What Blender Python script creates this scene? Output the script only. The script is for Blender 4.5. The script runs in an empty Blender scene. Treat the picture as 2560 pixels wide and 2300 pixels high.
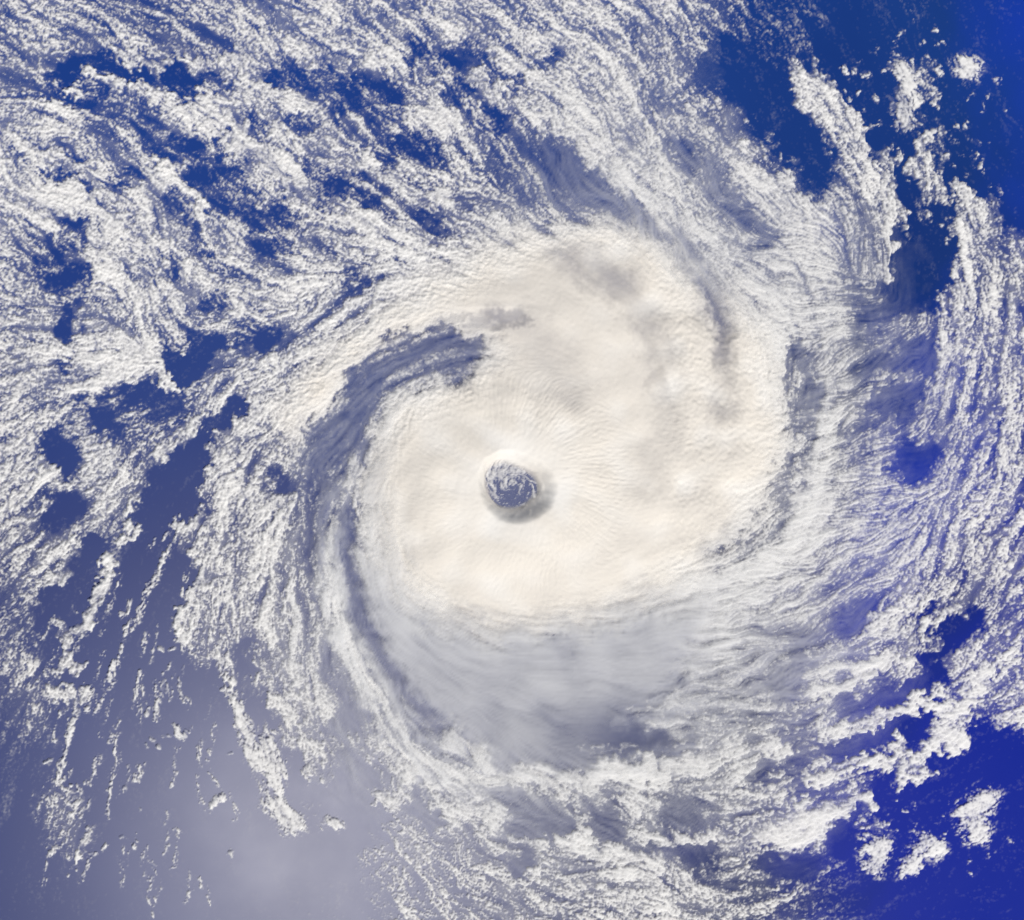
# Hurricane over the open ocean, seen from orbit.  1 unit = 10 km.
import bpy, math
import numpy as np

sc = bpy.context.scene
COL = sc.collection
R = math.radians

# ------------------------------------------------------------------ camera
PXW, PXH = 2026.0, 1820.0           # chart units: the frame is PXW wide
W = 100.0                           # ... and 100 units (1000 km) on the sea
S = W / PXW                         # units per chart unit
RE = 637.1                          # earth radius (units)
CAM = np.array([-0.50 * W, 0.10 * W, 1.22 * W])
cam_d = bpy.data.cameras.new('camera')
cam = bpy.data.objects.new('camera', cam_d); COL.objects.link(cam)
cam.location = CAM.tolist()
fwd = -CAM / np.linalg.norm(CAM)
upv = np.array([0.0, 1.0, 0.0])
right = np.cross(fwd, upv); right /= np.linalg.norm(right)
up = np.cross(right, fwd)
import mathutils
Mx = mathutils.Matrix((right.tolist(), up.tolist(), (-fwd).tolist())).transposed()
cam.rotation_euler = Mx.to_euler()
cam_d.sensor_fit = 'HORIZONTAL'; cam_d.sensor_width = 36
TANH = (0.5 * W) / np.linalg.norm(CAM)
cam_d.lens = 18.0 / TANH
cam_d.clip_start = 0.5; cam_d.clip_end = 3000
sc.camera = cam

# ------------------------------------------------------------------ sky, sun
SUN_EL, SUN_AZ = R(62), R(291)      # azimuth counter-clockwise from +X
sdir = np.array([math.cos(SUN_EL) * math.cos(SUN_AZ), math.cos(SUN_EL) * math.sin(SUN_AZ), math.sin(SUN_EL)])
world = bpy.data.worlds.new('World'); sc.world = world; world.use_nodes = True
wn = world.node_tree
bg = wn.nodes['Background']
sky = wn.nodes.new('ShaderNodeTexSky'); sky.sky_type = 'NISHITA'; sky.sun_disc = False
sky.sun_elevation = SUN_EL; sky.sun_rotation = math.pi / 2 - SUN_AZ
wn.links.new(sky.outputs[0], bg.inputs[0]); bg.inputs[1].default_value = 0.055
sun_d = bpy.data.lights.new('sun', 'SUN'); sun_d.energy = 4.0; sun_d.angle = R(0.53); sun_d.color = (1.0, 0.955, 0.89)
sun = bpy.data.objects.new('sun', sun_d); COL.objects.link(sun)
sun.rotation_euler = mathutils.Vector(sdir.tolist()).to_track_quat('Z', 'Y').to_euler()
sun.location = (sdir * 300).tolist()
sc.view_settings.view_transform = 'Standard'; sc.view_settings.look = 'None'
sc.view_settings.exposure = 0.0; sc.view_settings.gamma = 1.0; sc.view_settings.use_curve_mapping = False
sc.cycles.max_bounces = 8; sc.cycles.transparent_max_bounces = 16

# ------------------------------------------------------------------ materials
def ocean_material():
    m = bpy.data.materials.new('sea_water'); m.use_nodes = True
    nt = m.node_tree; b = nt.nodes['Principled BSDF']
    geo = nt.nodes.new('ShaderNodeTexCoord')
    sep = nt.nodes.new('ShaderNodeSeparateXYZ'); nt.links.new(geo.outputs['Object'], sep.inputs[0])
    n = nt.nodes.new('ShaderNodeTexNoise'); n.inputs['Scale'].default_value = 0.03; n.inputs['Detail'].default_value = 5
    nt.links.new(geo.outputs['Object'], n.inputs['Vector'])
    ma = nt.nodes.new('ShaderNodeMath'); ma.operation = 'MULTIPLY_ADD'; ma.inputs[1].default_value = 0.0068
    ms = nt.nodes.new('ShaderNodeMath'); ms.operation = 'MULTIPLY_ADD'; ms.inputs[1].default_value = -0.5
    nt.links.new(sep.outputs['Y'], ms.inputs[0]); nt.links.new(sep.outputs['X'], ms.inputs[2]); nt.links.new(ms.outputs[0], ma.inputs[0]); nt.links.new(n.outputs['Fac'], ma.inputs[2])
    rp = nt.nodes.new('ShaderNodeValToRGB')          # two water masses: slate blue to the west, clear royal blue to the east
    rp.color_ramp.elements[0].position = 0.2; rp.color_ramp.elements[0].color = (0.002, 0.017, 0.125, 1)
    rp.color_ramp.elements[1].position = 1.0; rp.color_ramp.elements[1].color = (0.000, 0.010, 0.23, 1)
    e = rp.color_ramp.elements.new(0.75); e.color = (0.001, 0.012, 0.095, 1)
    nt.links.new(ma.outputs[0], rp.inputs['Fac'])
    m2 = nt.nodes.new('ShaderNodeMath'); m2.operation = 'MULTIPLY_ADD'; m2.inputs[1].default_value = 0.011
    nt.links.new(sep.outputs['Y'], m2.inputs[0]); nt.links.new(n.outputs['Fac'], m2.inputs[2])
    mc = nt.nodes.new('ShaderNodeMix'); mc.data_type = 'RGBA'; mc.blend_type = 'ADD'; mc.inputs[7].default_value = (0.004, 0.022, 0.09, 1)   # greener, lighter blue tint added towards the north
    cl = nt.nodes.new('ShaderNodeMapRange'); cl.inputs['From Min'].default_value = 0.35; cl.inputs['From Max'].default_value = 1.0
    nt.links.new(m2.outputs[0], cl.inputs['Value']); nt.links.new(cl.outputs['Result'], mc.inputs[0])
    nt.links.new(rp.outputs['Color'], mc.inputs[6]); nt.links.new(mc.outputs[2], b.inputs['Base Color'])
    # wind streaks roughen the sea
    n2 = nt.nodes.new('ShaderNodeTexNoise'); n2.inputs['Scale'].default_value = 0.12; n2.inputs['Detail'].default_value = 5
    nt.links.new(geo.outputs['Object'], n2.inputs['Vector'])
    mr = nt.nodes.new('ShaderNodeMapRange'); mr.inputs['To Min'].default_value = 0.34; mr.inputs['To Max'].default_value = 0.42
    nt.links.new(n2.outputs['Fac'], mr.inputs['Value']); nt.links.new(mr.outputs['Result'], b.inputs['Roughness'])
    b.inputs['IOR'].default_value = 1.34; b.inputs['Specular IOR Level'].default_value = 0.5
    return m

def cloud_material(name, col, trans=0.22, bump=0.0, bscale=1.2):
    m = bpy.data.materials.new(name); m.use_nodes = True
    nt = m.node_tree; nt.nodes.remove(nt.nodes['Principled BSDF'])
    out = nt.nodes['Material Output']
    d = nt.nodes.new('ShaderNodeBsdfDiffuse'); d.inputs['Color'].default_value = (*col, 1)
    t = nt.nodes.new('ShaderNodeBsdfTranslucent'); t.inputs['Color'].default_value = (*col, 1)
    wa = nt.nodes.new('ShaderNodeAttribute'); wa.attribute_name = 'warm'
    cm = nt.nodes.new('ShaderNodeMix'); cm.data_type = 'RGBA'; cm.inputs[6].default_value = (*col, 1); cm.inputs[7].default_value = (0.93, 0.875, 0.785, 1)
    nt.links.new(wa.outputs['Fac'], cm.inputs[0]); nt.links.new(cm.outputs[2], d.inputs['Color']); nt.links.new(cm.outputs[2], t.inputs['Color'])
    mx = nt.nodes.new('ShaderNodeMixShader'); mx.inputs[0].default_value = trans
    nt.links.new(d.outputs[0], mx.inputs[1]); nt.links.new(t.outputs[0], mx.inputs[2])
    at = nt.nodes.new('ShaderNodeAttribute'); at.attribute_name = 'opacity'
    tr = nt.nodes.new('ShaderNodeBsdfTransparent')
    m2 = nt.nodes.new('ShaderNodeMixShader')
    nt.links.new(at.outputs['Fac'], m2.inputs[0]); nt.links.new(tr.outputs[0], m2.inputs[1]); nt.links.new(mx.outputs[0], m2.inputs[2])
    if bump:
        tc = nt.nodes.new('ShaderNodeTexCoord'); n = nt.nodes.new('ShaderNodeTexNoise')
        n.inputs['Scale'].default_value = bscale; n.inputs['Detail'].default_value = 6
        bp = nt.nodes.new('ShaderNodeBump'); bp.inputs['Strength'].default_value = bump; bp.inputs['Distance'].default_value = 0.3
        nt.links.new(tc.outputs['Object'], n.inputs['Vector']); nt.links.new(n.outputs['Fac'], bp.inputs['Height'])
        nt.links.new(bp.outputs[0], d.inputs['Normal'])
    nt.links.new(m2.outputs[0], out.inputs['Surface'])
    return m

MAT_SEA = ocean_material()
MAT_CDO = cloud_material('dense_cloud_top', (0.95, 0.94, 0.91))
MAT_CLOUD = cloud_material('broken_cloud', (0.95, 0.94, 0.91))
MAT_VEIL = cloud_material('ice_cloud', (0.88, 0.885, 0.89), 0.4)

# ------------------------------------------------------------------ chart -> place on the sea
def place(u, v, h):
    """chart position (u right, v down) and height h (chart units) -> xyz on the curved earth"""
    x = (u / PXW - 0.5) * 2 * TANH
    y = -(v - PXH / 2) / PXW * 2 * TANH
    D = fwd[None] + x.reshape(-1, 1) * right[None] + y.reshape(-1, 1) * up[None]
    C0 = np.array([0, 0, -RE]); oc = CAM - C0
    a = (D * D).sum(1); b = D @ oc; c = oc @ oc - RE * RE
    t = (-b - np.sqrt(np.maximum(b * b - a * c, 0))) / a
    P = CAM + t[:, None] * D
    N = (P - C0) / RE
    return P + N * (h.reshape(-1, 1) * S)

# ------------------------------------------------------------------ ocean
def ocean():
    n_r, n_t = 90, 128
    ang = np.linspace(0, R(38), n_r + 1)[1:]
    th = np.linspace(0, 2 * math.pi, n_t, endpoint=False)
    A, T = np.meshgrid(ang, th, indexing='ij')
    V = np.stack([RE * np.sin(A) * np.cos(T), RE * np.sin(A) * np.sin(T), RE * np.cos(A) - RE], -1).reshape(-1, 3)
    V = np.vstack([[0, 0, 0], V])
    F = [(0, 1 + j, 1 + (j + 1) % n_t) for j in range(n_t)]
    for i in range(n_r - 1):
        for j in range(n_t):
            a = 1 + i * n_t + j; b = 1 + i * n_t + (j + 1) % n_t
            F.append((a, a + n_t, b + n_t, b))
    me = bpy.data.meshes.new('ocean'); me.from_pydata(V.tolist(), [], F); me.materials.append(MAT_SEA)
    me.polygons.foreach_set('use_smooth', np.ones(len(F), bool))
    o = bpy.data.objects.new('ocean', me); COL.objects.link(o); o['kind'] = 'structure'
ocean()

# ------------------------------------------------------------------ fields on the chart
rng = np.random.default_rng(7)
U0, V0, ST = -300.0, -280.0, 2.0
NX, NY = 1314, 1191
u1 = U0 + ST * np.arange(NX); v1 = V0 + ST * np.arange(NY)
UU, VV = np.meshgrid(u1, v1); UU = UU.astype(np.float32); VV = VV.astype(np.float32)

ky = np.fft.fftfreq(NY)[:, None]; kx = np.fft.rfftfreq(NX)[None]
KK = np.sqrt(kx * kx + ky * ky)
def noise(scale, beta=0.0):
    """smooth noise, features of about `scale` chart units, unit variance; beta adds finer octaves"""
    f = np.fft.rfft2(rng.standard_normal((NY, NX)))
    k0 = ST / scale
    if beta: flt = (KK / k0) / (1 + (KK / k0) ** 2) ** (0.5 + beta)
    else: flt = np.exp(-(KK / k0) ** 2 * 1.2) * (KK / k0)
    r = np.fft.irfft2(f * flt, (NY, NX))
    return (r / r.std()).astype(np.float32)

def sstep(x): x = np.clip(x, 0, 1); return x * x * (3 - 2 * x)

def bil(a, y, x):
    h, w = a.shape
    y = np.clip(y, 0, h - 1.001); x = np.clip(x, 0, w - 1.001)
    yi = y.astype(np.int32); xi = x.astype(np.int32); fy = (y - yi).astype(np.float32); fx = (x - xi).astype(np.float32)
    return (a[yi, xi] * (1 - fx) + a[yi, xi + 1] * fx) * (1 - fy) + (a[yi + 1, xi] * (1 - fx) + a[yi + 1, xi + 1] * fx) * fy

# warped chart coordinates: ragged natural borders
wu = UU + 5 * noise(130) + 7 * noise(60) + 4 * noise(22) + 2.5 * noise(10)
wv = VV + 5 * noise(130) + 7 * noise(60) + 4 * noise(22) + 2.5 * noise(10)

# --- coarse cover chart (rows every 100 units down, columns every 100 across): 0 open sea .. 9 full cloud
COVER = """
454445655656664331311
553466645656755264311
665555757567765653311
785745655456876676231
447675667899987776356
555665679999998785366
578446787999999876456
653456768999999996656
667325659999999995656
666246699999999996666
453156689999999886666
342155579999998655555
353145563222246445645
341123433222224444355
222113344533355434221
222113335544445554121
121111224455565432111
121111224455565432111
"""
VEIL = """
000000000012222100000
000000000023332100000
000000000123444211000
000000000134555322100
000000000233455433210
000000012334455443210
000000123444444444321
000000244444444453321
000000365444444443221
000000366444444443221
000001467444444443221
000001467666666643211
000002467888888764211
000001356889887653211
000001245776655432100
000000123454444332100
000000112233332221000
000000111122222111000
"""
def digits(t):
    g = np.array([[int(c) for c in r] for r in t.split()], np.float32) / 9
    return np.vstack([g[:1], g])          # row 0 = same as the first
def grid_field(t, wu, wv):
    return bil(digits(t), wv / 100, wu / 100)

CST = 4.0                                  # strokes are laid on a coarser chart
cnx, cny = int(2628 / CST) + 1, int(2382 / CST) + 1
cu = U0 + CST * np.arange(cnx); cv = V0 + CST * np.arange(cny)
CU, CV = np.meshgrid(cu, cv)

def seg_dist(U, V, pts):
    d = np.full(U.shape, 1e9)
    if len(pts) == 1: return np.hypot(U - pts[0][0], V - pts[0][1])
    for (ax, ay), (bx, by) in zip(pts[:-1], pts[1:]):
        dx, dy = bx - ax, by - ay
        t = np.clip(((U - ax) * dx + (V - ay) * dy) / (dx * dx + dy * dy + 1e-9), 0, 1)
        d = np.minimum(d, np.hypot(U - ax - t * dx, V - ay - t * dy))
    return d

def stroke(F, val, w, pts, soft=0.75):
    us = [p[0] for p in pts]; vs = [p[1] for p in pts]; m = w * 1.5 + 8
    i0 = max(0, int((min(us) - m - U0) / CST)); i1 = min(cnx, int((max(us) + m - U0) / CST) + 2)
    j0 = max(0, int((min(vs) - m - V0) / CST)); j1 = min(cny, int((max(vs) + m - V0) / CST) + 2)
    if i1 <= i0 or j1 <= j0: return
    sl = (slice(j0, j1), slice(i0, i1))
    d = seg_dist(CU[sl], CV[sl], pts)
    k = sstep((1 + soft * 0.5 - d / w) / soft)
    F[sl] = F[sl] * (1 - k) + val * k

def poly_sd(U, V, pts):
    """signed distance, positive inside"""
    d = seg_dist(U, V, pts + pts[:1]); ins = np.zeros(U.shape, bool)
    for (ax, ay), (bx, by) in zip(pts, pts[1:] + pts[:1]):
        c = ((ay > V) != (by > V)) & (U < (bx - ax) * (V - ay) / (by - ay + 1e-12) + ax)
        ins ^= c
    return np.where(ins, d, -d)

# sheets of the chart: (scale, u offset, v offset)
TA = (.3047, 63, 63); TB = (.3047, 680.6, 63); TC = (.3594, 1298, 63); TD = (.3203, 63, 617)
TE = (.3594, 63, 1147.5); TF = (.3594, 680.6, 1147.5); TG = (.3594, 1298, 1147.5); TT = (1, 0, 0)
def tp(t, pts): return [(t[1] + t[0] * x, t[2] + t[0] * y) for x, y in pts]

STROKES = [
 (TA, [(.05,70,[(150,300),(400,240),(560,270),(700,300)]),(.05,80,[(930,270),(1000,330),(960,380)]),(.1,60,[(350,330),(420,390)]),
  (.05,50,[(150,430),(300,470)]),(.12,50,[(1230,300),(1150,350)]),(.05,45,[(1110,690),(1150,710)]),(.15,60,[(830,780),(960,760),(1060,740)]),
  (.05,60,[(1270,890),(1310,980)]),(.2,60,[(1320,1040),(1360,1130)]),(.12,90,[(1500,1180),(1600,1170)]),(.05,45,[(220,1290),(280,1300)]),
  (.2,40,[(330,1320)]),(.2,60,[(1120,880),(1180,1050),(1220,1120)]),(.25,45,[(280,780),(360,800)]),(.25,50,[(150,950),(260,960)]),
  (.25,45,[(600,950),(660,970)]),(.15,50,[(1090,1430),(1150,1410)]),(.2,90,[(150,1580),(350,1560),(250,1680)]),(.25,60,[(1500,1400),(1600,1400)]),
  (.3,70,[(900,1060),(960,1180),(1020,1250)]),(.3,60,[(900,1520),(900,1620)]),(.25,60,[(1150,1700),(1200,1780)]),(.3,80,[(680,560),(780,600)]),
  (.2,90,[(1650,270),(1900,330),(2000,400)]),(.3,70,[(1700,600),(1800,620)]),(.3,60,[(1400,580),(1440,650)]),(.3,80,[(1800,900),(1950,1000)]),
  (.2,60,[(120,1450),(200,1430)]),
  (.9,60,[(150,1080),(300,1100),(420,1180),(480,1280)]),(.95,50,[(100,1060),(330,1060)]),(.9,45,[(830,850),(950,960),(1030,1080),(1130,1180)]),
  (.9,50,[(820,900),(830,1000)]),(.95,55,[(1250,650),(1400,740),(1560,860),(1680,960)]),(.85,45,[(600,340),(740,350),(870,410)]),
  (.85,45,[(930,480),(1060,530),(1200,600)]),(.85,40,[(1090,400),(1150,520)]),(.85,40,[(400,280),(480,350)]),(.85,45,[(230,380),(330,420)]),
  (.85,50,[(150,500),(250,570)]),(.9,50,[(150,800),(250,850)]),(.85,45,[(1290,160),(1360,210)]),(.8,60,[(1310,300),(1400,370)]),
  (.85,50,[(1530,340),(1620,430),(1700,480)]),(.85,40,[(450,1250),(500,1330)]),(.85,45,[(430,1480),(520,1560)]),(.85,60,[(700,1720),(850,1700)]),
  (.8,40,[(560,170),(700,180),(860,210)]),(.8,30,[(960,150),(1020,160)]),(.8,30,[(1080,210),(1130,220)])]),
 (TB, [(.2,90,[(50,400),(150,400),(280,500)]),(.25,80,[(500,150),(650,200),(720,230)]),(.2,60,[(720,400),(750,440)]),
  (.25,70,[(200,760),(350,760),(450,740),(560,820),(620,850)]),(.2,55,[(900,530),(960,550),(1010,620)]),(.25,80,[(1180,780),(1230,880),(1300,980),(1380,1060)]),
  (.15,80,[(60,1000),(150,1080)]),(.25,60,[(1050,270),(1120,330)]),(.25,50,[(1300,180),(1340,220)]),(.3,60,[(530,1230),(590,1250)]),
  (.3,40,[(1400,740),(1480,760)]),(.3,60,[(800,130),(1000,250)]),(.35,50,[(1960,350),(2000,500)]),(.35,50,[(1830,620),(1850,720)]),(.3,60,[(50,1650),(150,1620)]),
  (.9,60,[(560,520),(660,560),(700,650)]),(.85,60,[(870,320),(960,370),(1000,400)]),(.85,40,[(990,180),(1150,240),(1250,300),(1400,360),(1480,420)]),
  (.85,60,[(200,180),(350,170)]),(.85,60,[(1620,200),(1720,250),(1780,320)]),(.85,50,[(1830,400),(1870,480)]),(.9,70,[(1400,800),(1600,830),(1750,900),(1900,1050),(1960,1120)]),
  (.85,50,[(1260,720),(1380,820)]),(.9,60,[(1180,520),(1260,560)]),(.9,70,[(1520,620),(1650,700)]),(.9,70,[(50,1250),(150,1230),(200,1300)]),
  (.9,60,[(580,1010),(650,1080)]),(.85,60,[(100,850),(300,930)])]),
 (TC, [(0,130,[(1000,120),(1100,300),(1200,450),(1350,600),(1350,720)]),(0,260,[(1500,300),(1700,450),(1800,650)]),(0,120,[(1650,800),(1800,850)]),
  (0,130,[(1150,180),(1250,150)]),(.05,100,[(680,420),(700,520),(780,640)]),(.15,60,[(300,150),(500,180)]),(.25,80,[(250,250),(330,160)]),
  (.2,50,[(870,800),(860,850)]),(.05,40,[(1350,800),(1340,1000),(1330,1150)]),(.1,90,[(1400,1300),(1380,1420)]),(.1,60,[(1600,950),(1560,1050),(1640,1200),(1620,1320)]),
  (.12,80,[(1350,1550),(1380,1620)]),
  (.8,75,[(800,230),(880,330),(980,430),(1050,520),(1090,580)]),(.85,35,[(1000,370),(1070,480)]),(.7,80,[(950,560),(1040,680),(1120,800)]),
  (.75,40,[(1180,560),(1220,640)]),(.8,45,[(1290,700),(1300,850),(1300,1000),(1290,1150),(1260,1350)]),(.85,35,[(1460,600),(1450,700),(1400,820)]),
  (.55,60,[(1500,750),(1520,900)]),(.6,70,[(1420,1000),(1440,1100)]),(.85,50,[(1690,880),(1740,950),(1740,1100),(1710,1250),(1690,1400),(1650,1600),(1590,1780)]),
  (.75,70,[(1800,980),(1830,1080)]),(.9,60,[(830,950),(850,1080)]),(.85,60,[(700,900),(560,800),(480,700)]),
  (1.0,45,[(1340,200),(1370,280),(1380,360),(1350,470),(1380,490)]),(1.0,50,[(1700,200),(1740,220)]),(.5,40,[(1280,370),(1310,420)]),
  (.40,80,[(1450,200),(1500,280),(1480,350)]),(.38,60,[(1540,540),(1600,700)]),(.38,60,[(1770,600)]),(.6,40,[(1900,870)])]),
 (TD, [(0,70,[(900,400),(980,350),(1080,260),(1130,220)]),(.05,50,[(850,290)]),(.12,60,[(1050,190),(1100,190)]),(.15,90,[(1350,180),(1450,160)]),
  (.12,90,[(600,430),(720,520),(850,560)]),(.12,80,[(400,650),(500,700)]),(.1,70,[(120,750),(100,800)]),(0,80,[(100,880),(200,910)]),
  (.9,90,[(600,200),(700,280),(600,330)]),(.9,70,[(380,420),(480,380)]),(.9,70,[(850,850),(950,830),(1000,750)]),(.9,50,[(870,900),(980,870),(1040,780)]),
  (.85,60,[(680,1150),(630,1230)]),(.85,50,[(100,1000),(150,1060)]),(.8,40,[(330,1250),(450,1150)]),
  (.85,80,[(1250,700),(1400,620),(1550,560)]),(.85,80,[(1230,1000),(1300,1080)]),
  (0,55,[(1280,590),(1200,660),(1120,750),(1060,850)]),(0,95,[(1000,900),(960,1000),(880,1150),(830,1300),(830,1400)]),(0,110,[(760,1350),(700,1330),(800,1150)]),
  (0,60,[(960,1150),(920,1250)]),(0,130,[(830,1600),(780,1750)]),(.1,60,[(1180,1010)]),(.15,60,[(200,60),(260,130)]),(.2,50,[(200,330)]),
  (.15,100,[(150,1250),(250,1200)]),(.1,70,[(380,1450),(350,1600)]),(.05,110,[(200,1750),(300,1700)]),(.2,60,[(1500,1050),(1570,1080)]),(.25,60,[(1250,1300)]),
  (.95,35,[(780,330),(830,420),(860,470)]),(.8,40,[(170,1450),(250,1430)]),(.85,40,[(100,1650),(200,1620)]),(.85,45,[(460,1600),(400,1740)]),(.85,35,[(620,1330),(560,1420)]),
  (.8,60,[(1200,850),(1150,950),(1180,1150),(1170,1250)]),(.85,60,[(1550,1180),(1450,1250)]),(.85,70,[(1450,1500),(1500,1450)]),(.75,40,[(1070,1050),(1130,950)]),
  (.9,40,[(1020,1700),(1080,1500)]),(.8,30,[(1000,1250),(950,1350)]),(.75,30,[(1180,750),(1250,660)])]),
 (TE, [(0,300,[(450,600),(560,1000),(650,1300)]),(0,200,[(850,1000),(970,1300),(1130,1480)]),(0,150,[(620,300),(700,100)]),(0,130,[(880,600),(950,720)]),
  (.02,70,[(1050,1000),(1150,1200)]),(0,120,[(1300,1500),(1500,1480),(1700,1450)]),(0,130,[(250,900),(350,1150)]),(.1,100,[(100,200),(130,350)]),
  (.1,60,[(1700,800),(1740,760)]),(.05,90,[(1250,750),(1280,830)]),(.1,80,[(1150,430)]),(.05,80,[(1420,1050),(1450,1150)]),(.05,80,[(1600,1150),(1700,1200)]),
  (.9,40,[(400,20),(350,90),(310,160),(250,240)]),(.8,30,[(200,340),(210,260)]),(.75,35,[(170,480),(210,430),(260,440)]),(.85,45,[(150,640),(220,600),(230,690)]),
  (.8,25,[(320,560),(300,640)]),(.6,30,[(150,280),(100,220)]),
  (.75,45,[(1050,420),(1040,480)]),(.8,25,[(1080,560),(1050,620)]),(.85,55,[(1300,170),(1310,250)]),(.8,50,[(1460,480),(1470,520)]),(.85,60,[(1380,640),(1420,700)]),
  (.8,60,[(1540,640),(1560,690)]),(.7,50,[(1450,850),(1520,900),(1560,980)]),(.7,35,[(1670,920),(1700,1010)]),(.6,25,[(1620,1080)]),(.75,60,[(1880,1080),(1930,1180),(1980,1240)]),
  (.85,35,[(880,50),(860,180),(850,250),(870,330)]),(.4,120,[(150,1250),(230,1400)])]),
 (TF, [(.1,90,[(40,950),(60,1050)]),(.1,90,[(450,1230),(480,1280)]),(.05,110,[(1250,800),(1400,830),(1600,880),(1800,920)]),(.1,100,[(1650,620),(1750,600)]),
  (.1,100,[(1000,1300),(1150,1330)]),(.05,70,[(1930,1520),(1980,1530)]),(.1,80,[(1680,1480),(1800,1470)]),(.1,60,[(1000,1560)]),(.1,80,[(1830,1260),(1900,1300)]),
  (.15,70,[(1400,1370),(1500,1350)]),(.08,120,[(60,1200),(150,1250)]),(.3,50,[(70,80),(100,250),(200,430),(300,580),(420,720),(520,810)]),
  (.9,60,[(330,1000),(370,1070)]),(.8,70,[(130,870),(190,950)]),(.85,60,[(250,1200)]),(.85,60,[(520,1160),(550,1190)]),(.9,60,[(740,960),(770,990)]),
  (.8,60,[(600,900),(640,950)]),(.75,30,[(330,640),(400,700)]),(.7,30,[(470,800),(540,780)]),(.85,50,[(850,1060),(950,1100),(1080,1090),(1200,1090),(1380,1100)]),
  (1.0,60,[(1420,1060),(1560,1070),(1680,1060)]),(.85,40,[(1700,1040),(1850,1030),(2000,1000)]),(.8,60,[(850,1280),(750,1300),(600,1250)]),
  (.85,30,[(950,1450),(1100,1450)]),(.85,50,[(1200,1460),(1350,1500),(1500,1500)]),(.9,60,[(1500,1540),(1700,1560)]),(.8,60,[(1560,1230),(1620,1280)]),
  (.8,40,[(1340,1340)]),(.85,40,[(1650,1400),(1800,1420),(2000,1420)]),(.6,20,[(1330,930),(1440,940),(1560,930)]),(.7,60,[(1750,800),(1850,830)]),(.6,20,[(1580,720),(1720,690),(1880,660)])]),
 (TG, [(0,220,[(1750,1000),(1650,1130)]),(0,150,[(1300,1230),(1450,1180)]),(0,230,[(1500,1450),(1700,1400),(1500,1300),(1900,1300),(2100,1400)]),(0,90,[(1060,1430),(1050,1330)]),
  (.05,90,[(980,980),(1080,960)]),(.05,60,[(1100,870),(1250,830)]),(.05,55,[(1300,830)]),(.05,60,[(1180,740),(1300,660),(1450,600),(1540,560)]),
  (.05,50,[(1500,500),(1560,370),(1600,320)]),(.1,40,[(1480,260),(1500,190)]),(.1,60,[(1080,690)]),(.15,60,[(1230,510)]),(.1,60,[(800,1160),(850,1120)]),
  (.1,60,[(600,1500),(680,1540),(800,1560)]),(0,60,[(230,1520)]),(.15,60,[(560,1060)]),(.15,70,[(740,950)]),(.1,50,[(1450,800)]),(.15,50,[(1680,290),(1750,200)]),
  (.2,80,[(850,350),(780,500),(700,600)]),(.2,70,[(1070,220),(1150,150)]),
  (.95,35,[(880,680),(980,600),(1080,540),(1160,480),(1300,450),(1420,420)]),(.9,35,[(960,830),(1100,810),(1250,750),(1400,730)]),(.95,40,[(1450,710),(1600,720),(1720,690)]),
  (.95,60,[(1530,890),(1700,860)]),(.9,60,[(1750,600),(1800,480)]),(.9,35,[(850,1090),(1000,1070),(1150,1020),(1300,930)]),(.85,70,[(1400,1000),(1350,1060),(1480,1000)]),
  (.95,60,[(750,1330),(900,1270),(1050,1250),(1180,1200)]),(.95,80,[(620,1400),(750,1400),(850,1380)]),(.85,60,[(1220,260),(1300,230)]),(.9,40,[(1500,250),(1620,150)]),
  (.85,80,[(1330,150),(1400,100)]),(.8,50,[(560,950),(680,950)]),(.8,50,[(460,1030),(480,1080)]),(.8,40,[(900,1000)]),(.85,50,[(100,1010),(250,990),(380,920),(420,890)]),
  (.8,50,[(1580,780),(1700,780)]),(.7,60,[(1650,450),(1720,400)]),(.6,70,[(920,500),(950,430)]),(.55,40,[(1130,1350),(1250,1340)])]),
 (TT, [(.33,26,[(1592,700),(1590,760),(1578,840),(1566,920),(1540,990),(1490,1050),(1430,1100)]),(.15,38,[(1800,690),(1790,780)]),(.2,35,[(1820,900)]),(.15,22,[(1795,930)])]),
]
TZ = (.8786, 1013, 0)
STROKES.append((TZ, [(.30,70,[(20,370),(90,400),(160,440)]),(.25,45,[(60,360),(130,420)]),(.3,34,[(380,330),(430,390),(480,440),(560,530)]),(.28,40,[(470,140),(520,200)]),
 (.12,42,[(560,200),(620,270),(680,340)]),(.3,26,[(660,400),(690,410)]),(.18,24,[(880,400),(900,520),(905,650)]),(.15,40,[(940,560),(930,680)]),(.2,26,[(800,720),(870,740)]),
 (.2,24,[(800,830),(880,800)]),(.2,22,[(820,900),(900,870)]),(.25,26,[(780,960),(880,940)]),(.2,26,[(640,800),(650,880),(645,960)]),
 (.92,34,[(180,330),(260,390),(330,450),(400,540),(430,590)]),(.85,30,[(120,250),(200,290),(270,350)]),(.8,34,[(190,150),(240,200),(270,260)]),(.88,34,[(560,420),(620,470),(670,530),(690,600)]),
 (.8,40,[(620,600),(690,680),(700,760)]),(.8,30,[(650,180),(700,240),(760,310)]),(.7,36,[(760,330),(800,420),(820,520)]),(.85,16,[(850,400),(862,500),(845,620)]),
 (.62,28,[(720,430),(760,520),(780,600)]),(.75,20,[(920,330),(910,400)]),(.85,24,[(1010,430),(1030,520),(1010,640),(990,760),(960,860)]),(.55,26,[(740,790),(840,760),(930,720)]),
 (.55,20,[(740,880),(830,860),(900,840)]),(.55,20,[(740,980),(850,960)])]))
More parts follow.
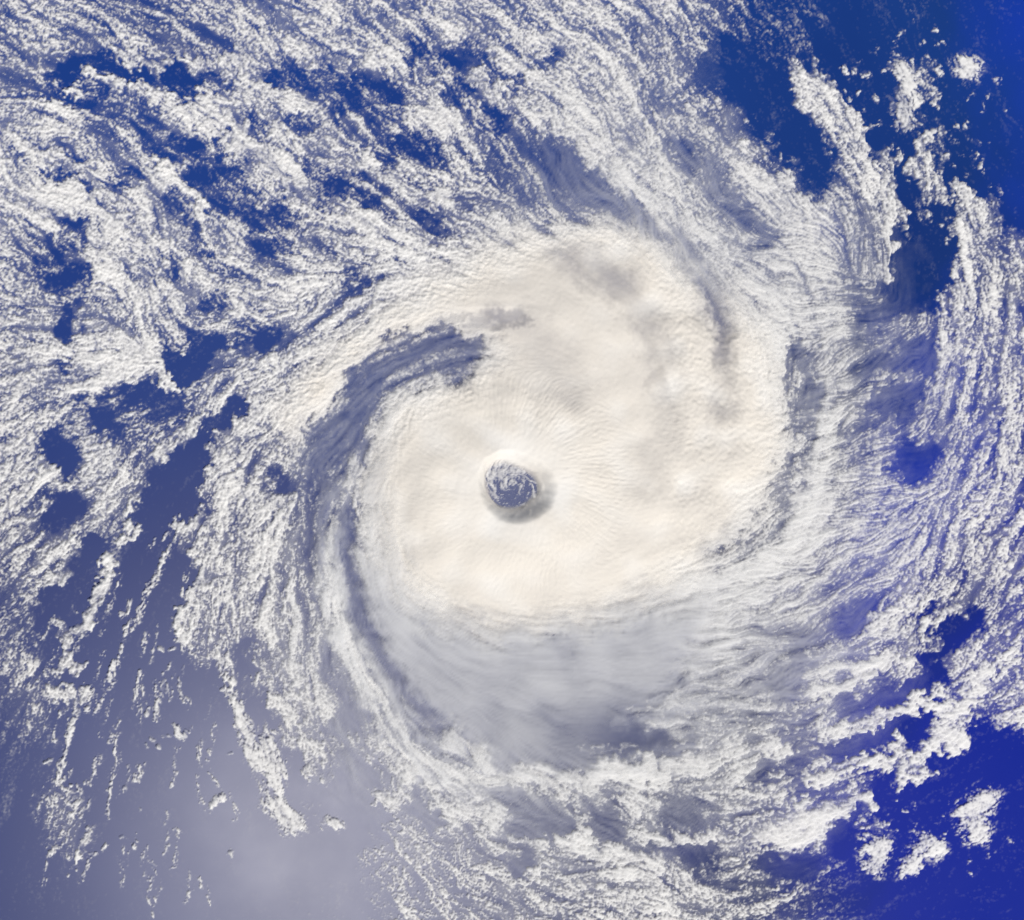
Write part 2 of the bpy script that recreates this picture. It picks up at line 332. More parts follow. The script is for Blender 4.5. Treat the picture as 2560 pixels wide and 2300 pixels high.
# rows of small clouds and single clouds over open water: (label group, cover, width, sheet, polyline)
STREETS = [(TD,10,[(900,1270),(880,1330)]),(TD,12,[(860,1340),(820,1430)]),(TD,11,[(930,1390),(860,1500)]),(TD,12,[(850,1510),(770,1640),(700,1740)]),
 (TD,9,[(750,1400),(740,1450)]),(TE,12,[(690,0),(620,110),(540,250),(500,340),(450,480),(410,560)]),(TE,11,[(540,100),(480,220)]),(TE,12,[(830,290),(835,400)]),
 (TE,13,[(835,470),(830,600),(848,710)]),(TE,13,[(610,490),(590,600),(575,700)]),(TE,12,[(690,660),(690,780)]),(TE,12,[(670,560),(675,610)]),
 (TE,14,[(245,740),(205,840),(190,900),(150,1010),(140,1110)]),(TE,12,[(380,540),(340,640),(310,700)]),(TE,11,[(910,910),(940,1020)]),(TE,9,[(980,1050),(1020,1130)]),
 (TE,11,[(550,1030),(545,1080)]),(TE,11,[(395,1470),(420,1440)]),(TE,10,[(590,1260),(585,1380)]),(TE,11,[(560,1480),(575,1440)]),(TE,9,[(430,1100),(420,1300)])]
SINGLES = [
 ('long hooked cumulus cloud, lone white plume over the blue corner of sea', TC, 45, [(1340,200),(1370,280),(1380,360),(1350,470),(1380,490)]),
 ('compact round cumulus cloud alone on bright blue sea', TC, 52, [(1700,205),(1740,220)]),
 ('small chunky cumulus puff on the grey sunlit water', TE, 22, [(990,1230),(1030,1195)]),
 ('small ring shaped cumulus cloud above the grey sunlit water', TE, 20, [(790,800),(805,840),(835,850),(850,820)]),
 ('thin trailing chain of cumulus below a bright head, over grey water', TE, 34, [(1120,670),(1140,740),(1170,840),(1200,920),(1250,1010)]),
 ('tall lumpy cumulus tower beside a thin trailing chain, over grey water', TE, 50, [(1290,900),(1300,970),(1340,1040),(1320,1130)]),
 ('broad ragged cumulus cluster at the foot of a lumpy tower cloud', TE, 50, [(1330,1230),(1380,1290),(1440,1340)]),
 ('tiny curled cumulus cloud on brownish sunlit water', TE, 26, [(1620,1340),(1660,1350)]),
 ('wedge shaped white cloud on the deep royal blue sea', TG, 62, [(1800,1200),(1730,1310),(1770,1370)]),
 ('round headed white cloud with pointed tail on deep royal blue sea', TG, 55, [(1200,1470),(1240,1460),(1195,1550)]),
 ('arched white cloud curving like a hook on deep royal blue sea', TG, 45, [(1550,1490),(1480,1440),(1430,1480),(1395,1590)]),
]
PUFFS = [(TE,(640,745)),(TE,(740,850)),(TE,(710,920)),(TE,(710,370)),(TE,(775,385)),(TE,(735,600)),(TE,(525,1140)),(TE,(490,1420)),(TE,(1090,955)),(TE,(680,890)),
 (TE,(620,925)),(TE,(100,1000)),(TE,(1100,1500)),(TC,(1290,390)),(TC,(1520,540)),(TC,(1780,590)),(TC,(1600,690)),(TC,(1770,740)),
 ]

CC = grid_field(COVER, CU, CV).astype(np.float64)
VC = grid_field(VEIL, CU, CV).astype(np.float64) * 0.9
for t, ss in STROKES:
    for val, w, pts in ss:
        stroke(CC, val, w * t[0] * (1.08 if val < 0.4 else 1.0), tp(t, pts), 1.7 if val > 0.02 and val < 0.4 else (1.1 if val < 0.4 else 1.3))
SCF = np.zeros(CC.shape)
for t, w, pts in STREETS: stroke(SCF, 0.62, w * t[0] * 1.05, tp(t, pts), 1.4)
for lb, t, w, pts in SINGLES: stroke(SCF, 0.40, w * t[0] * 1.35, tp(t, pts), 1.2)
for lb, t, w, pts in SINGLES: stroke(SCF, 0.86, w * t[0] * 0.9, tp(t, pts), 1.2)
r2 = np.random.default_rng(3)
for i in range(70):                        # faint wind-blown streaks of cloud on the open wedge of sea
    pu = r2.uniform(90, 470); pv = r2.uniform(1120, 1760)
    a = R(118 - 0.085 * (pu - 90) + r2.uniform(-4, 4)); L = r2.uniform(20, 85)
    bend = r2.uniform(-6, 6)
    stroke(SCF, r2.uniform(0.28, 0.42), r2.uniform(2.6, 4.2), [(pu, pv), (pu + math.cos(a) * L * .5 + bend, pv + math.sin(a) * L * .5), (pu + math.cos(a) * L, pv + math.sin(a) * L)], 1.4)
for cu_, cv_, ru, rv, n in [(1850,160,110,110,60),(1890,330,90,140,45),(1840,1650,120,90,40),(130,1620,60,110,40),(1700,150,70,50,18)]:
    for i in range(n):
        stroke(SCF, r2.uniform(0.4, 0.75), r2.uniform(2.5, 5.5), [(r2.normal(cu_, ru * .5), r2.normal(cv_, rv * .5))], 1.4)
for t, p in PUFFS: stroke(SCF, 0.8, 5.0, tp(t, [p]), 1.2)

# the storm's dense overcast
CDO = [(560,800),(640,710),(740,640),(850,560),(940,510),(1010,470),(1100,450),(1200,440),(1290,470),(1360,540),(1430,560),(1500,640),(1540,740),
       (1555,850),(1540,940),(1500,1010),(1440,1080),(1380,1130),(1300,1190),(1200,1240),(1080,1260),(960,1270),(860,1230),(780,1160),(735,1080),
       (718,1000),(715,930),(735,860),(790,790),(900,740),(940,705),(850,660),(720,740),(620,830),(560,870)]
sd = poly_sd(CU, CV, CDO)
soft_edge = 28 + 75 * sstep((CV - 1030) / 170) + 40 * sstep((CU - 1350) / 80)
k = sstep((sd + soft_edge) / (2 * soft_edge))
CC = CC * (1 - k) + (1.05 + 0.35 * sstep(sd / 120)) * k
GROOVE = [(1127,330),(1190,392),(1270,440),(1347,480),(1400,555),(1422,641),(1424,729)]
GREYBAND = [(925,695),(850,690),(770,728),(695,800),(655,890),(645,1000),(645,1080)]
stroke(CC, 0.26, 46, GREYBAND, 1.6); stroke(VC, 0.34, 60, GREYBAND, 1.5)
LAV = [(655,1060),(655,1160),(672,1230),(705,1300),(745,1370),(790,1440),(830,1490),(870,1520)]
stroke(VC, 0.75, 26, LAV, 1.2)

EYE = (1008.0, 960.0)
# --- flow direction chart: (u, v, angle in degrees below the +u axis)
FLOW = [(100,150,20),(300,150,25),(500,200,40),(200,300,35),(400,350,45),(600,300,40),(800,250,40),(150,450,40),(350,480,50),(600,450,25),(800,400,30),
 (950,200,55),(1050,300,60),(1100,180,40),(1250,250,55),(1400,300,50),(1350,420,55),(1500,400,30),(1550,500,15),(1600,300,60),(1700,300,58),(1760,450,82),(1650,450,65),(1900,550,85),
 (1960,450,60),(1800,500,88),(1900,750,100),(1880,900,105),(1650,600,-10),(1700,700,-20),(1750,800,-15),(1680,900,-12),(1800,950,-10),(1700,1050,-18),(1620,1130,-25),
 (1850,1100,110),(1500,1200,-5),(1550,1300,-20),(1400,1280,-8),(1700,1300,-30),(1850,1300,-50),(1700,1500,-25),(1850,1450,-25),(1500,1500,-15),(1500,1650,-20),(1650,1620,-20),
 (1300,1500,0),(1200,1600,32),(1100,1600,30),(1000,1600,25),(1350,1650,35),(900,1650,40),(1200,1700,5),(800,1550,50),(700,1400,62),(720,1600,55),(600,1450,68),(550,1300,85),(480,1200,95),
 (620,1200,80),(420,1050,110),(520,1050,110),(480,930,120),(560,900,125),(640,850,140),(400,850,125),(300,820,150),(200,750,165),(150,600,10),(300,620,60),(500,620,20),(450,700,150),(600,700,145),
 (700,600,150),(250,1000,130),(150,1100,140),(120,1300,120),(250,1250,118),(350,1250,110),(150,1500,115),(300,1500,105),(380,1550,65),(450,1650,60),(550,1600,60),(650,1680,40),
 (900,480,20),(800,650,155),(1000,600,5),(1150,500,30),(1250,600,45),(1350,700,75),(1480,750,80),(1500,900,-15),(1450,1000,-25),(1300,1150,-20),(1100,1250,0),(900,1200,25),(760,1050,70),(740,900,110)]
GST = 24.0
gu = np.arange(U0, 2330 + GST, GST); gv = np.arange(V0, 2104 + GST, GST)
GU, GV = np.meshgrid(gu, gv)
c2 = np.zeros(GU.shape); s2 = np.zeros(GU.shape)
for (pu, pv, a) in FLOW:
    wgt = 1 / ((GU - pu) ** 2 + (GV - pv) ** 2 + 900) ** 1.7
    c2 += wgt * math.cos(2 * R(a)); s2 += wgt * math.sin(2 * R(a))
rr = np.hypot(GU - EYE[0], GV - EYE[1]); ra = np.arctan2(GV - EYE[1], GU - EYE[0])
kr = sstep((270 - rr) / 90)               # outflow striations radiate from the eyewall
n_ = np.hypot(c2, s2) + 1e-20; c2 /= n_; s2 /= n_
c2 = c2 * (1 - kr) + np.cos(2 * (ra + 0.25)) * kr; s2 = s2 * (1 - kr) + np.sin(2 * (ra + 0.25)) * kr
gx = (UU - U0) / GST; gy = (VV - V0) / GST
ang = 0.5 * np.arctan2(bil(s2, gy, gx), bil(c2, gy, gx)) + (0.15 * noise(150) + 0.20 * noise(50)) * sstep((np.hypot(UU - 1080, VV - 930) - 250) / 250)
# inside the eye the low cloud curls round
er = np.hypot(UU - EYE[0], VV - EYE[1]); ea = np.arctan2(VV - EYE[1], UU - EYE[0])
ine = er < 62
ang = np.where(ine, ea + math.pi / 2 - 0.35 + 0.3 * noise(20), ang).astype(np.float32)
DX, DY = np.cos(ang), np.sin(ang)
II, JJ = np.meshgrid(np.arange(NX, dtype=np.float32), np.arange(NY, dtype=np.float32))

# spiral arcs follow the storm's own rotation (on the ragged side they follow the chart above)
a_sp = ea + math.pi / 2 + 0.34 + 0.12 * noise(120)
ul = 1 - np.maximum(sstep((UU - 1480) / 120) * sstep((VV - 350) / 120) * sstep((1200 - VV) / 120), sstep((330 - er) / 100))
c_ = np.cos(2 * a_sp) * (1 - ul) + np.cos(2 * ang) * ul; s_ = np.sin(2 * a_sp) * (1 - ul) + np.sin(2 * ang) * ul
ang_sp = (0.5 * np.arctan2(s_, c_)).astype(np.float32)
DXF, DYF = DX, DY
DXS, DYS = np.cos(ang_sp), np.sin(ang_sp)

def lic(src, L, stp=1.0, spiral=False):
    DX, DY = (DXS, DYS) if spiral else (DXF, DYF)
    acc = src.copy()
    for sgn in (1, -1):
        x = II.copy(); y = JJ.copy(); px, py = DX * sgn, DY * sgn
        for q in range(L):
            x += px * stp; y += py * stp
            xi = np.clip(x + 0.5, 0, NX - 1).astype(np.int32); yi = np.clip(y + 0.5, 0, NY - 1).astype(np.int32)
            acc += src[yi, xi]
            nx_, ny_ = DX[yi, xi], DY[yi, xi]
            f = np.where(nx_ * px + ny_ * py < 0, -1.0, 1.0).astype(np.float32)
            px, py = nx_ * f, ny_ * f
    return (acc - acc.mean()) / acc.std()

n_short = lic(noise(7), 2)
n_long = lic(noise(7), 9)
n_arc = lic(noise(26), 18, 3.0, True)
n_wide = lic(noise(48), 20, 4.0, True)
n_arc2 = lic(noise(12), 14, 2.0, True)
n_mid = lic(noise(24), 6, 2.0)
n_fine = noise(5.5)
n_cell = noise(12)
n_pat = lic(noise(55), 8, 3.0)
n_rdg = np.abs(lic(noise(19), 4)); n_rdg = np.clip((n_rdg - 0.55) / 0.5, -1.1, 1.5)
n_big = noise(90)
n_thr = lic(noise(6), 12)

C = bil(CC, (wv - V0) / CST, (wu - U0) / CST)
VL = bil(VC, (wv - V0) / CST, (wu - U0) / CST)
SDC = bil(sd, (VV - V0) / CST, (UU - U0) / CST)        # distance into the dense overcast
core = sstep(SDC / 90)
# the smooth grey shield south of the overcast
SHIELD = [(715,1100),(800,1210),(900,1260),(1080,1250),(1250,1210),(1390,1230),(1330,1330),(1230,1410),(1330,1450),(1320,1495),(1150,1500),(1000,1500),(900,1450),(810,1370),(745,1270)]
ssd = bil(poly_sd(CU, CV, SHIELD), (wv - V0) / CST, (wu - U0) / CST)
shield = sstep((ssd + 25) / 60) * (1 - core)
C = C * (1 - 0.85 * sstep((ssd + 15) / 110) * (1 - core))
VL = VL * 0.7 * (1 - shield) + shield * (0.95 - 0.50 * sstep((UU - 950) / 300) * sstep((VV - 1330) / 110) - 0.25 * sstep((VV - 1290) / 170))
C = np.where(C < 1.0, C * 1.2 - 0.235, C)
wisp = sstep((1420 - UU) / 150) * sstep((860 - VV) / 150) * (1 - sstep((95 - seg_dist(UU, VV, [(350,745),(410,700)])) / 60))
C = np.maximum(C, wisp * np.clip(0.10 + 0.05 * n_big + 0.05 * n_pat, 0, 0.2))
C = C - 0.07 * sstep((UU - 1050) / 120) * sstep((620 - VV) / 120) * (1 - core)
C = C - 0.09 * sstep((UU - 1540) / 120) * sstep((VV - 380) / 120) * sstep((1350 - VV) / 150)
# the narrow bright arc and the dark lane inside it
warc_u = UU + 0.35 * (wu - UU); warc_v = VV + 0.35 * (wv - VV)
ARC = [(662,1000),(650,1060),(650,1130),(662,1200),(690,1275),(725,1340),(765,1405),(808,1465),(850,1505),(905,1532),(980,1548)]
ARC2 = [(640,1180),(660,1260),(705,1350),(752,1428),(800,1490),(850,1528)]
LANE = [(690,1010),(684,1100),(700,1170),(717,1237),(752,1302),(788,1356),(831,1406),(870,1440)]
d_arc = seg_dist(warc_u, warc_v, ARC); lane = np.exp(-(seg_dist(warc_u, warc_v, LANE) / 20) ** 2)
arc = 1.15 * np.exp(-(d_arc / 10) ** 2) + 0.6 * np.exp(-(seg_dist(warc_u, warc_v, ARC2) / 7) ** 2)
C = C * (1 - 0.75 * lane * (1 - core))
left = np.exp(-(seg_dist(warc_u, warc_v, [(606,960),(600,1060),(606,1160),(628,1270),(680,1385),(760,1500)]) / 26) ** 2)
C = C * (1 - 0.5 * left)
lav = np.exp(-(d_arc / 30) ** 2)
VL = VL * (1 - 0.6 * lane) * (1 - 0.3 * left) * (1 - 0.5 * np.exp(-(d_arc / 14) ** 2)) + 0.2 * lav
Cb = C.copy()
C = np.maximum(C, bil(SCF, (VV * 0.6 + wv * 0.4 - V0) / CST, (UU * 0.6 + wu * 0.4 - U0) / CST))                                          # thin layer cloud between the cells
puff = np.zeros(CC.shape)
for t, p in PUFFS: stroke(puff, 1.0, 9.0, tp(t, [p]), 1.2)
puff = bil(puff, (VV - V0) / CST, (UU - U0) / CST)
gd = np.full(UU.shape, 1e9, np.float32)
gsl = (slice(260, 560), slice(640, 900))
gd[gsl] = seg_dist(UU[gsl] + 0.6 * (wu - UU)[gsl], VV[gsl] + 0.6 * (wv - VV)[gsl], GROOVE)
groove = np.exp(-(gd / 26) ** 2) * sstep((760 - VV) / 120)
C = C * (1 - 0.55 * groove); Cb = Cb * (1 - 0.6 * groove)
fan = sstep((190 - seg_dist(wu, wv, [(1560,480),(1700,600),(1770,800),(1720,1000),(1560,1180),(1400,1290)])) / 110)
N = 0.28 * n_short + 0.13 * n_long + 0.26 * n_mid + 0.42 * n_fine + 0.36 * n_cell + 0.20 * n_pat + 0.36 * n_rdg + 0.30 * n_arc + 0.10 * n_arc2
N = N * (1 - 0.45 * fan) + fan * 0.36 * n_thr
N = N * (1 - 0.5 * np.exp(-(seg_dist(UU, VV, GREYBAND[:5]) / 55) ** 2))
N = N - N.mean()
N = np.clip(N / N.std(), -2.4, 2.4)
low_c = np.clip((C + 0.12) * 2.6, 0, 1)
x = C + 0.36 * N * low_c * (1 - 0.55 * sstep((C - 0.62) / 0.35)) * (1 - 0.8 * puff) * (1 - 0.7 * sstep((ssd + 90) / 90)) * (1 - 0.8 * groove) * (1 - 0.7 * core) + 0.05 * n_big * low_c + 0.10 * n_wide * low_c * (1 - core) * (1 - 0.6 * fan)
x = x + 1.0 * np.minimum(arc, 1) * (0.8 + 0.25 * n_arc2) * (1 - core)
sp = 0.10 * np.logaddexp(0, (x - 0.33) / 0.10)
tau = 2.8 * sp ** 1.2 * sstep(low_c * 1.6) + 0.50 * np.clip(Cb - 0.10, 0, 1) ** 1.1 * np.clip(1 + 0.30 * n_mid + 0.25 * n_arc, 0.2, 2)
tau = tau * (1 + 2.5 * core * (1 - groove))
grey = np.zeros(CC.shape)  # overcast's shading lanes and grey patches, put in by thinning its opacity
for g, w, pts in [(.13,46,[(1030,670),(1080,720),(1110,790)]),(.32,18,[(950,630),(1010,640)]),(.21,30,[(1110,505),(1200,555),(1265,620),(1300,700),(1310,780)]),(.12,36,[(1305,740),(1300,850),(1265,950)]),
                  (.28,12,[(860,640),(940,622)]),(.16,40,[(735,900),(728,1050),(765,1150)]),
                  (.3,40,[(880,1240),(1000,1270),(1150,1255),(1280,1200)]),(.2,20,[(1480,1040),(1400,1090)]),(.3,40,[(945,700),(900,720)]),
                  (.06,26,[(1225,1080),(1330,1060),(1440,1010)]),(.33,28,[(1150,370),(1230,425),(1320,462),(1385,530),(1418,620),(1424,700)]),(.2,30,[(1420,640),(1424,740),(1412,820)]),(.09,36,[(1412,800),(1390,900),(1350,980)])]:
    one = np.zeros(CC.shape); stroke(one, g, w, pts, 1.8); grey = np.maximum(grey, one)
grey = 1.2 * bil(grey, (wv - V0) / CST, (wu - U0) / CST) * (1 + 0.10 * n_arc + 0.15 * n_big)
# eye
eye_r = 47 + 5 * np.sin(2 * ea + 0.8) + 3 * np.sin(3 * ea + 2.0) + 1.6 * n_mid
wall = sstep((er - eye_r + 6 + 0.8 * n_mid) / 36)                    # 0 inside, 1 on the rim
low = sstep((eye_r + 12 - er) / 18)
eye_lift = np.clip(0.50 + 0.14 * n_short + 0.10 * n_fine + 0.20 * n_long + 0.20 * n_mid + 0.3 * np.cos(ea + 2.0), 0, 1.6)
tau_eye = 0.10 + 1.4 * np.maximum(eye_lift - 0.38, 0)
OP = (1 - np.exp(-np.maximum(tau, 0))) * (1 - np.clip(grey + core * (0.015 + 0.085 * sstep((er - 110) / 130) * (1 - 0.6 * sstep((UU - 1150) / 150)) + 0.02 * n_big), 0, 0.6) * sstep((SDC + 40) / 70))  # disc's darkening away from the eye is shading put into opacity too
south = sstep((VV - 1080) / 130) * sstep((1430 - UU) / 120)
OP = OP * (1 - 0.8 * sstep((35 - SDC) / 130) * south * sstep((SDC + 120) / 60) * sstep((ssd + 120) / 80))
OP = OP * (1 - low) + low * (1 - np.exp(-tau_eye))
# heights (chart units)
rc = np.hypot((UU - 1060) / 1.15, VV - 930)
H = 1.5 + 5 * sstep(C) + 28 * sstep((SDC + 40) / 250) + 6 * np.exp(-(er / 150) ** 2)
scf = bil(SCF, (VV - V0) / CST, (UU - U0) / CST)
amp = (1.2 * (1 - core) * (1 - 0.65 * sstep(scf * 4)) + 0.05 * core)
stri = np.exp(-((er - 170) / 75) ** 2) * (0.4 + 0.6 * sstep((np.cos(ea + 0.1) + 0.5)))
H = H + amp * N * sstep(OP * 1.5) + core * (0.10 * n_arc * sstep((er - 160) / 100) + 1.5 * n_big + n_cell * 0.10 + n_long * 0.24 * stri + n_short * 0.26 * stri + 0.9 * n_cell * sstep((UU - 1250) / 100) * 0.4 + 0.12 * n_arc)
H = H - 7 * groove * core
H = H - core * 9 * np.exp(-np.maximum(er - 50, 0) / 22)
H = H * (0.06 + 0.94 * wall) + low * 2.0 * eye_lift
H = np.maximum(H, 0.8)

# ------------------------------------------------------------------ split the cloud into things
SEEDS = [  # name, parent, kind, label, category, material, polylines
 ('eyewall', 'h', None, None, None, MAT_CDO, None),
 ('central_overcast', 'h', None, None, None, MAT_CDO, None),
 ('spiral_band', 'h', None, 'broad cream spiral band wrapping over the overcast', None, MAT_CDO, [[(480,860),(560,810),(650,740),(760,650),(860,600),(960,540)]]),
 ('spiral_band', 'h', None, 'grey speckled spiral band along the sharp edged clear wedge', None, MAT_CLOUD, [[(500,860),(460,960),(450,1060),(430,1160),(420,1280)],[(560,900),(540,1050),(520,1250)]]),
 ('spiral_band', 'h', None, 'narrow lavender white spiral band, smooth and curved', None, MAT_CLOUD, [[(650,950)]+LAV+[(930,1540),(1010,1550)]]),
 ('spiral_band', 'h', None, 'feathery white spiral band fanning out beyond a dark groove', None, MAT_CLOUD, [[(1200,330),(1330,400),(1440,500),(1560,600)],[(1620,500),(1650,700),(1660,900),(1600,1080)]]),
 ('cloud_field', None, 'stuff', 'ragged broken cloud streaming past dark notches of open water', 'cloud field', MAT_CLOUD, [[(-200,100),(150,150),(350,300),(500,450),(600,560)],[(-200,500),(100,450),(300,550)],[(-200,700),(150,750),(300,700),(450,720)]]),
 ('cloud_field', None, 'stuff', 'grainy streaked cloud sheet between ragged broken cloud and the overcast', 'cloud field', MAT_CLOUD, [[(500,-200),(650,150),(800,300),(950,420)],[(900,-200),(1000,150),(1080,300)],[(700,450),(850,480)]]),
 ('cloud_field', None, 'stuff', 'curdled white cloud patches bordering the smooth clear wedge of sea', 'cloud field', MAT_CLOUD, [[(-200,950),(150,950),(300,900)],[(-200,1200),(100,1180),(200,1100)],[(100,1400),(90,1300)]]),
 ('cloud_band', None, None, 'feathered white cloud band edging the bright blue corner of sea', 'cloud band', MAT_CLOUD, [[(1560,-200),(1580,120),(1640,230),(1720,320),(1765,430),(1765,560)]]),
 ('cloud_band', None, None, 'thin white vertical cloud band across a strip of blue water', 'cloud band', MAT_CLOUD, [[(1820,270),(1800,380),(1810,520)],[(1820,600)]]),
 ('cloud_band', None, None, 'long curved outermost cloud band beyond the wispy filaments', 'cloud band', MAT_CLOUD, [[(1905,370),(1925,440),(1910,560),(1880,700),(1850,800),(1880,1000)],[(2200,600),(2100,900),(2050,1100)]]),
 ('cirrus_fan', None, 'stuff', 'wispy filaments combed outward over blue water beside the overcast', 'cirrus', MAT_CLOUD, [[(1740,700),(1770,850),(1740,1000),(1700,1150)]]),
 ('cirrus_fan', None, 'stuff', 'streaked grey white outflow cloud with fine curling threads', 'cirrus', MAT_CLOUD, [[(1550,1150),(1450,1250),(1380,1330)]]),
 ('cloud_field', None, 'stuff', 'small scale speckled cloud over blue grey water under the veil', 'cloud field', MAT_CLOUD, [[(1500,1350),(1400,1430),(1300,1450)],[(1650,1250),(1600,1330)]]),
 ('cloud_band', None, None, 'bright curving cloud line between two dark blue gaps', 'cloud band', MAT_CLOUD, [[(1614,1392),(1690,1340),(1760,1305),(1860,1240),(1920,1180)]]),
 ('cloud_band', None, None, 'thin branching cloud line along the royal blue gap', 'cloud band', MAT_CLOUD, [[(1640,1445),(1750,1417),(1850,1405),(1930,1395),(2200,1300)]]),
 ('cloud_band', None, None, 'thick white cloud band bordering the deep royal blue sea', 'cloud band', MAT_CLOUD, [[(1510,1660),(1620,1605),(1720,1580),(1790,1510),(1900,1460),(2100,1420)],[(1600,1540),(1700,1520)]]),
 ('cloud_band', None, None, 'ragged puffy cloud line below the smooth grey shield', 'cloud band', MAT_CLOUD, [[(960,1540),(1100,1545),(1250,1530),(1350,1515),(1450,1470)]]),
 ('cloud_field', None, 'stuff', 'curdled cumulus and blue pools with slanting thin streaks', 'cloud field', MAT_CLOUD, [[(800,1580),(900,1620),(1050,1620)],[(1250,1640),(1400,1600)],[(700,1900),(1100,1900),(1450,1900)],[(1000,1700),(1300,1700)]]),
 ('cloud_field', None, 'stuff', 'trailing rows of grey puffs thinning out over sunlit water', 'cloud field', MAT_CLOUD, [[(560,1380),(620,1480),(700,1580)],[(500,1350)],[(640,1300),(700,1450)]]),
 ('scattered_cloudlets', None, 'stuff', 'tiny scattered cloudlets dotting the open blue water', 'cloudlets', MAT_CLOUD, [[(250,1300),(200,1500),(300,1700)],[(400,1400),(450,1600),(600,1750)],[(1850,100),(1950,300),(2200,300)],[(1900,1600),(2200,1700)],[(200,2000),(500,2000)],[(1800,1900),(2200,2000)],[(350,1050)]]),
]
LST = 8.0
lu = np.arange(U0, 2330 + LST, LST); lv = np.arange(V0, 2104 + LST, LST)
LU, LV = np.meshgrid(lu, lv)
best = np.full(LU.shape, 1e9); LID = np.zeros(LU.shape, np.int32)
for i, s in enumerate(SEEDS):
    if s[6] is None: continue
    for pl in s[6]:
        d = seg_dist(LU, LV, pl); mk = d < best; best[mk] = d[mk]; LID[mk] = i
yi = np.clip((wv - V0) / LST + 0.5, 0, LID.shape[0] - 1).astype(int); xi = np.clip((wu - U0) / LST + 0.5, 0, LID.shape[1] - 1).astype(int)
ID = LID[yi, xi]
incdo = bil(sd, (wv - V0) / CST, (wu - U0) / CST) > 8
seed_arm = (seg_dist(UU, VV, SEEDS[2][6][0]) < 75) & (er > 300) & (UU < 930)
ID[incdo] = 1; ID[seed_arm & (incdo | (ID == 2))] = 2
ID[(ID == 2) & ~incdo & (seg_dist(UU, VV, SEEDS[2][6][0]) > 130)] = 6
ID[er < 135 + 6 * n_cell] = 0
EYEID = 900
ID[er < eye_r - 1] = EYEID
THINGS = {}
nid = 1000
def claim(pts, rad):
    global nid
    us = [p[0] for p in pts]; vs = [p[1] for p in pts]; m = rad + 4
    i0 = max(0, int((min(us) - m - U0) / ST)); i1 = int((max(us) + m - U0) / ST) + 2
    j0 = max(0, int((min(vs) - m - V0) / ST)); j1 = int((max(vs) + m - V0) / ST) + 2
    sub = ID[j0:j1, i0:i1]; d = seg_dist(wu[j0:j1, i0:i1], wv[j0:j1, i0:i1], pts)
    sub[(d < rad) & (sub < 900)] = nid; nid += 1
    return nid - 1
for lb, t, w, pts in SINGLES: THINGS[claim(tp(t, pts), w * t[0] * 1.35 + 3)] = ('cumulus_cloud', lb, 'cloud', 'single cumulus clouds over open water')
for t, w, pts in STREETS: THINGS[claim(tp(t, pts), w * t[0] * 1.5 + 3)] = ('cloud_street', 'thin row of tiny cumulus lined up with the wind over open water', 'cloud street', 'cloud streets over the open water')
for t, p in PUFFS: THINGS[claim(tp(t, [p]), 8)] = ('cumulus_puff', 'tiny single cumulus puff floating on open water', 'cloud', 'tiny cumulus puffs over the open water')

# ------------------------------------------------------------------ meshes
def build(name, mat, P, OPf, vid_faces, parent=None, warm=None):
    used = np.unique(vid_faces); remap = np.zeros(P.shape[0], np.int32); remap[used] = np.arange(len(used))
    F = remap[vid_faces]; V = P[used]
    me = bpy.data.meshes.new(name)
    me.vertices.add(len(V)); me.vertices.foreach_set('co', V.astype(np.float32).ravel())
    me.loops.add(F.size); me.loops.foreach_set('vertex_index', F.ravel().astype(np.int32))
    me.polygons.add(len(F)); me.polygons.foreach_set('loop_start', np.arange(0, F.size, 4, dtype=np.int32))
    me.polygons.foreach_set('use_smooth', np.ones(len(F), bool))
    me.update(calc_edges=True)
    a = me.attributes.new('opacity', 'FLOAT', 'POINT'); a.data.foreach_set('value', OPf[used].astype(np.float32))
    if warm is not None:
        a = me.attributes.new('warm', 'FLOAT', 'POINT'); a.data.foreach_set('value', warm[used].astype(np.float32))
    me.materials.append(mat)
    o = bpy.data.objects.new(name, me); COL.objects.link(o)
    if parent: o.parent = parent
    return o

def tag(o, label, cat, group=None, kind=None):
    if label: o['label'] = label
    if cat: o['category'] = cat
    if group: o['group'] = group
    if kind: o['kind'] = kind
    return o

# fade out at the rim of the modelled area
edge = np.minimum.reduce([UU - U0, u1[-1] - UU, VV - V0, v1[-1] - VV])
OP *= sstep((edge - 15 + 35 * n_big + 30 * n_pat) / 110) * sstep(edge / 20)
P = place(UU.ravel(), VV.ravel(), H.ravel())
opf = OP.ravel()
q = np.arange(NX * NY).reshape(NY, NX)
faces = np.stack([q[1:, :-1], q[1:, 1:], q[:-1, 1:], q[:-1, :-1]], -1).reshape(-1, 4)
fid = ID[:-1, :-1].ravel()
vis = opf[faces].max(1) > 0.012
faces = faces[vis]; fid = fid[vis]

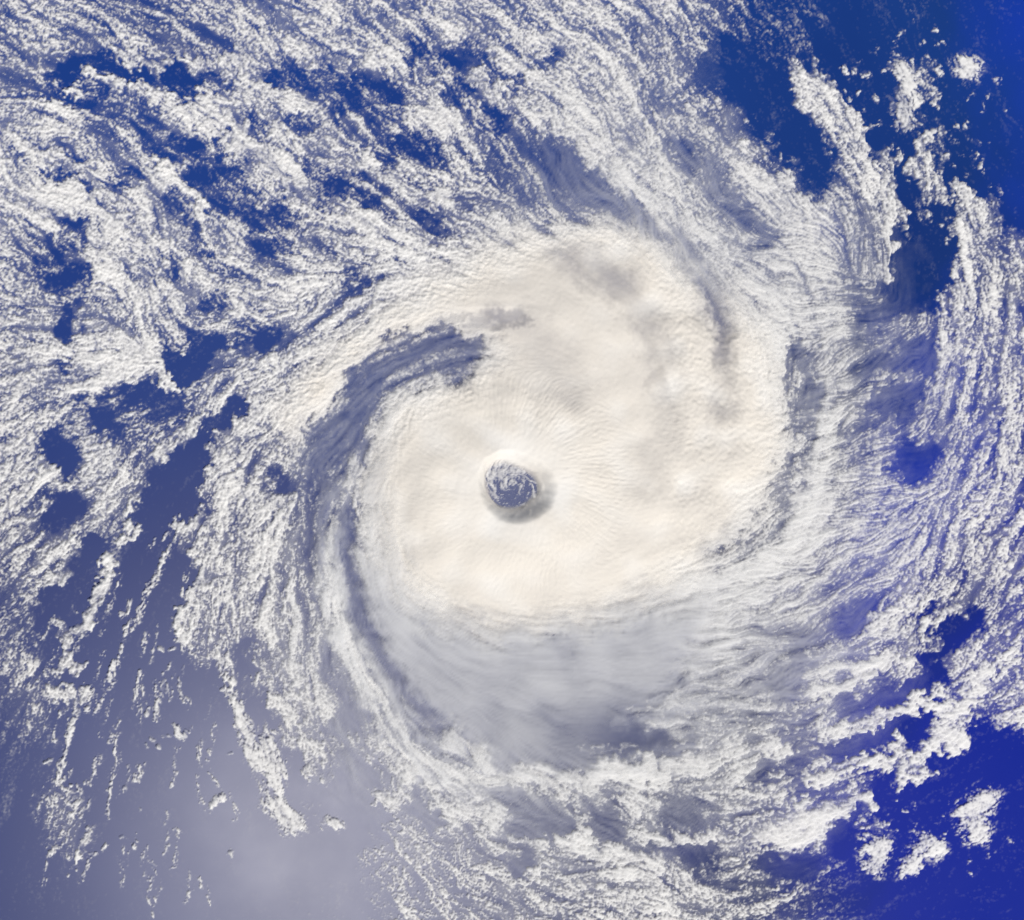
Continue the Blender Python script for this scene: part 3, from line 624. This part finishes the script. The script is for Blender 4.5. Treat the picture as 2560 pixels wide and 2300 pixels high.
warmf = np.clip(sstep((SDC + 60) / 150) * (1 + 0.15 * n_big) - 0.35 * sstep((150 - er) / 60), 0, 1).ravel()
storm = bpy.data.objects.new('hurricane', None); COL.objects.link(storm)
tag(storm, 'vast cream white hurricane spiralling round one small dark eye', 'hurricane')
order = np.argsort(fid, kind='stable'); faces = faces[order]; fid = fid[order]
ids, starts = np.unique(fid, return_index=True); ends = np.append(starts[1:], len(fid))
for i, a, b in zip(ids, starts, ends):
    f = faces[a:b]
    if i == EYEID:
        build('eye_cloud', MAT_CLOUD, P, opf, f, storm)['label'] = 'low swirl of broken cloud at the bottom of the eye'
    elif i >= 1000:
        nm, lb, ct, gp = THINGS[i]; tag(build(nm, MAT_CLOUD, P, opf, f), lb, ct, gp)
    else:
        nm, par, kind, lb, ct, mat, _ = SEEDS[i]
        tag(build(nm, mat, P, opf, f, storm if par else None, warmf), lb, ct, None, kind)

# ------------------------------------------------------------------ high ice-cloud veil
sl = (slice(0, NY, 2), slice(0, NX, 2))
vt = np.maximum(VL - 0.12, 0) * 1.5
vt = vt * np.clip(1 + (0.20 * n_long + 0.2 * n_mid) * (1 - 0.7 * shield) + (0.09 * n_arc + 0.07 * n_arc2) * (1 - 0.7 * shield) + 0.10 * n_big, 0.15, 2.2) * (1 - core) * sstep((er - 200) / 60)
OV = (1 - np.exp(-vt))[sl]
HV = (np.maximum(H, 10) + 10 + (0.6 * n_mid + 0.4 * n_long) * (1 - 0.8 * shield))[sl]
# the veil is smooth: blur the height it follows
for _ in range(6):
    HV[1:-1, 1:-1] = (HV[1:-1, 1:-1] * 2 + HV[:-2, 1:-1] + HV[2:, 1:-1] + HV[1:-1, :-2] + HV[1:-1, 2:]) / 6
PV = place(UU[sl].ravel(), VV[sl].ravel(), HV.ravel())
ny2, nx2 = OV.shape
q = np.arange(nx2 * ny2).reshape(ny2, nx2)
faces = np.stack([q[1:, :-1], q[1:, 1:], q[:-1, 1:], q[:-1, :-1]], -1).reshape(-1, 4)
ovf = OV.ravel(); faces = faces[ovf[faces].max(1) > 0.012]
o = build('cirrus_veil', MAT_VEIL, PV, ovf, faces, storm); o['label'] = 'thin smooth lavender grey ice cloud spreading from the overcast'
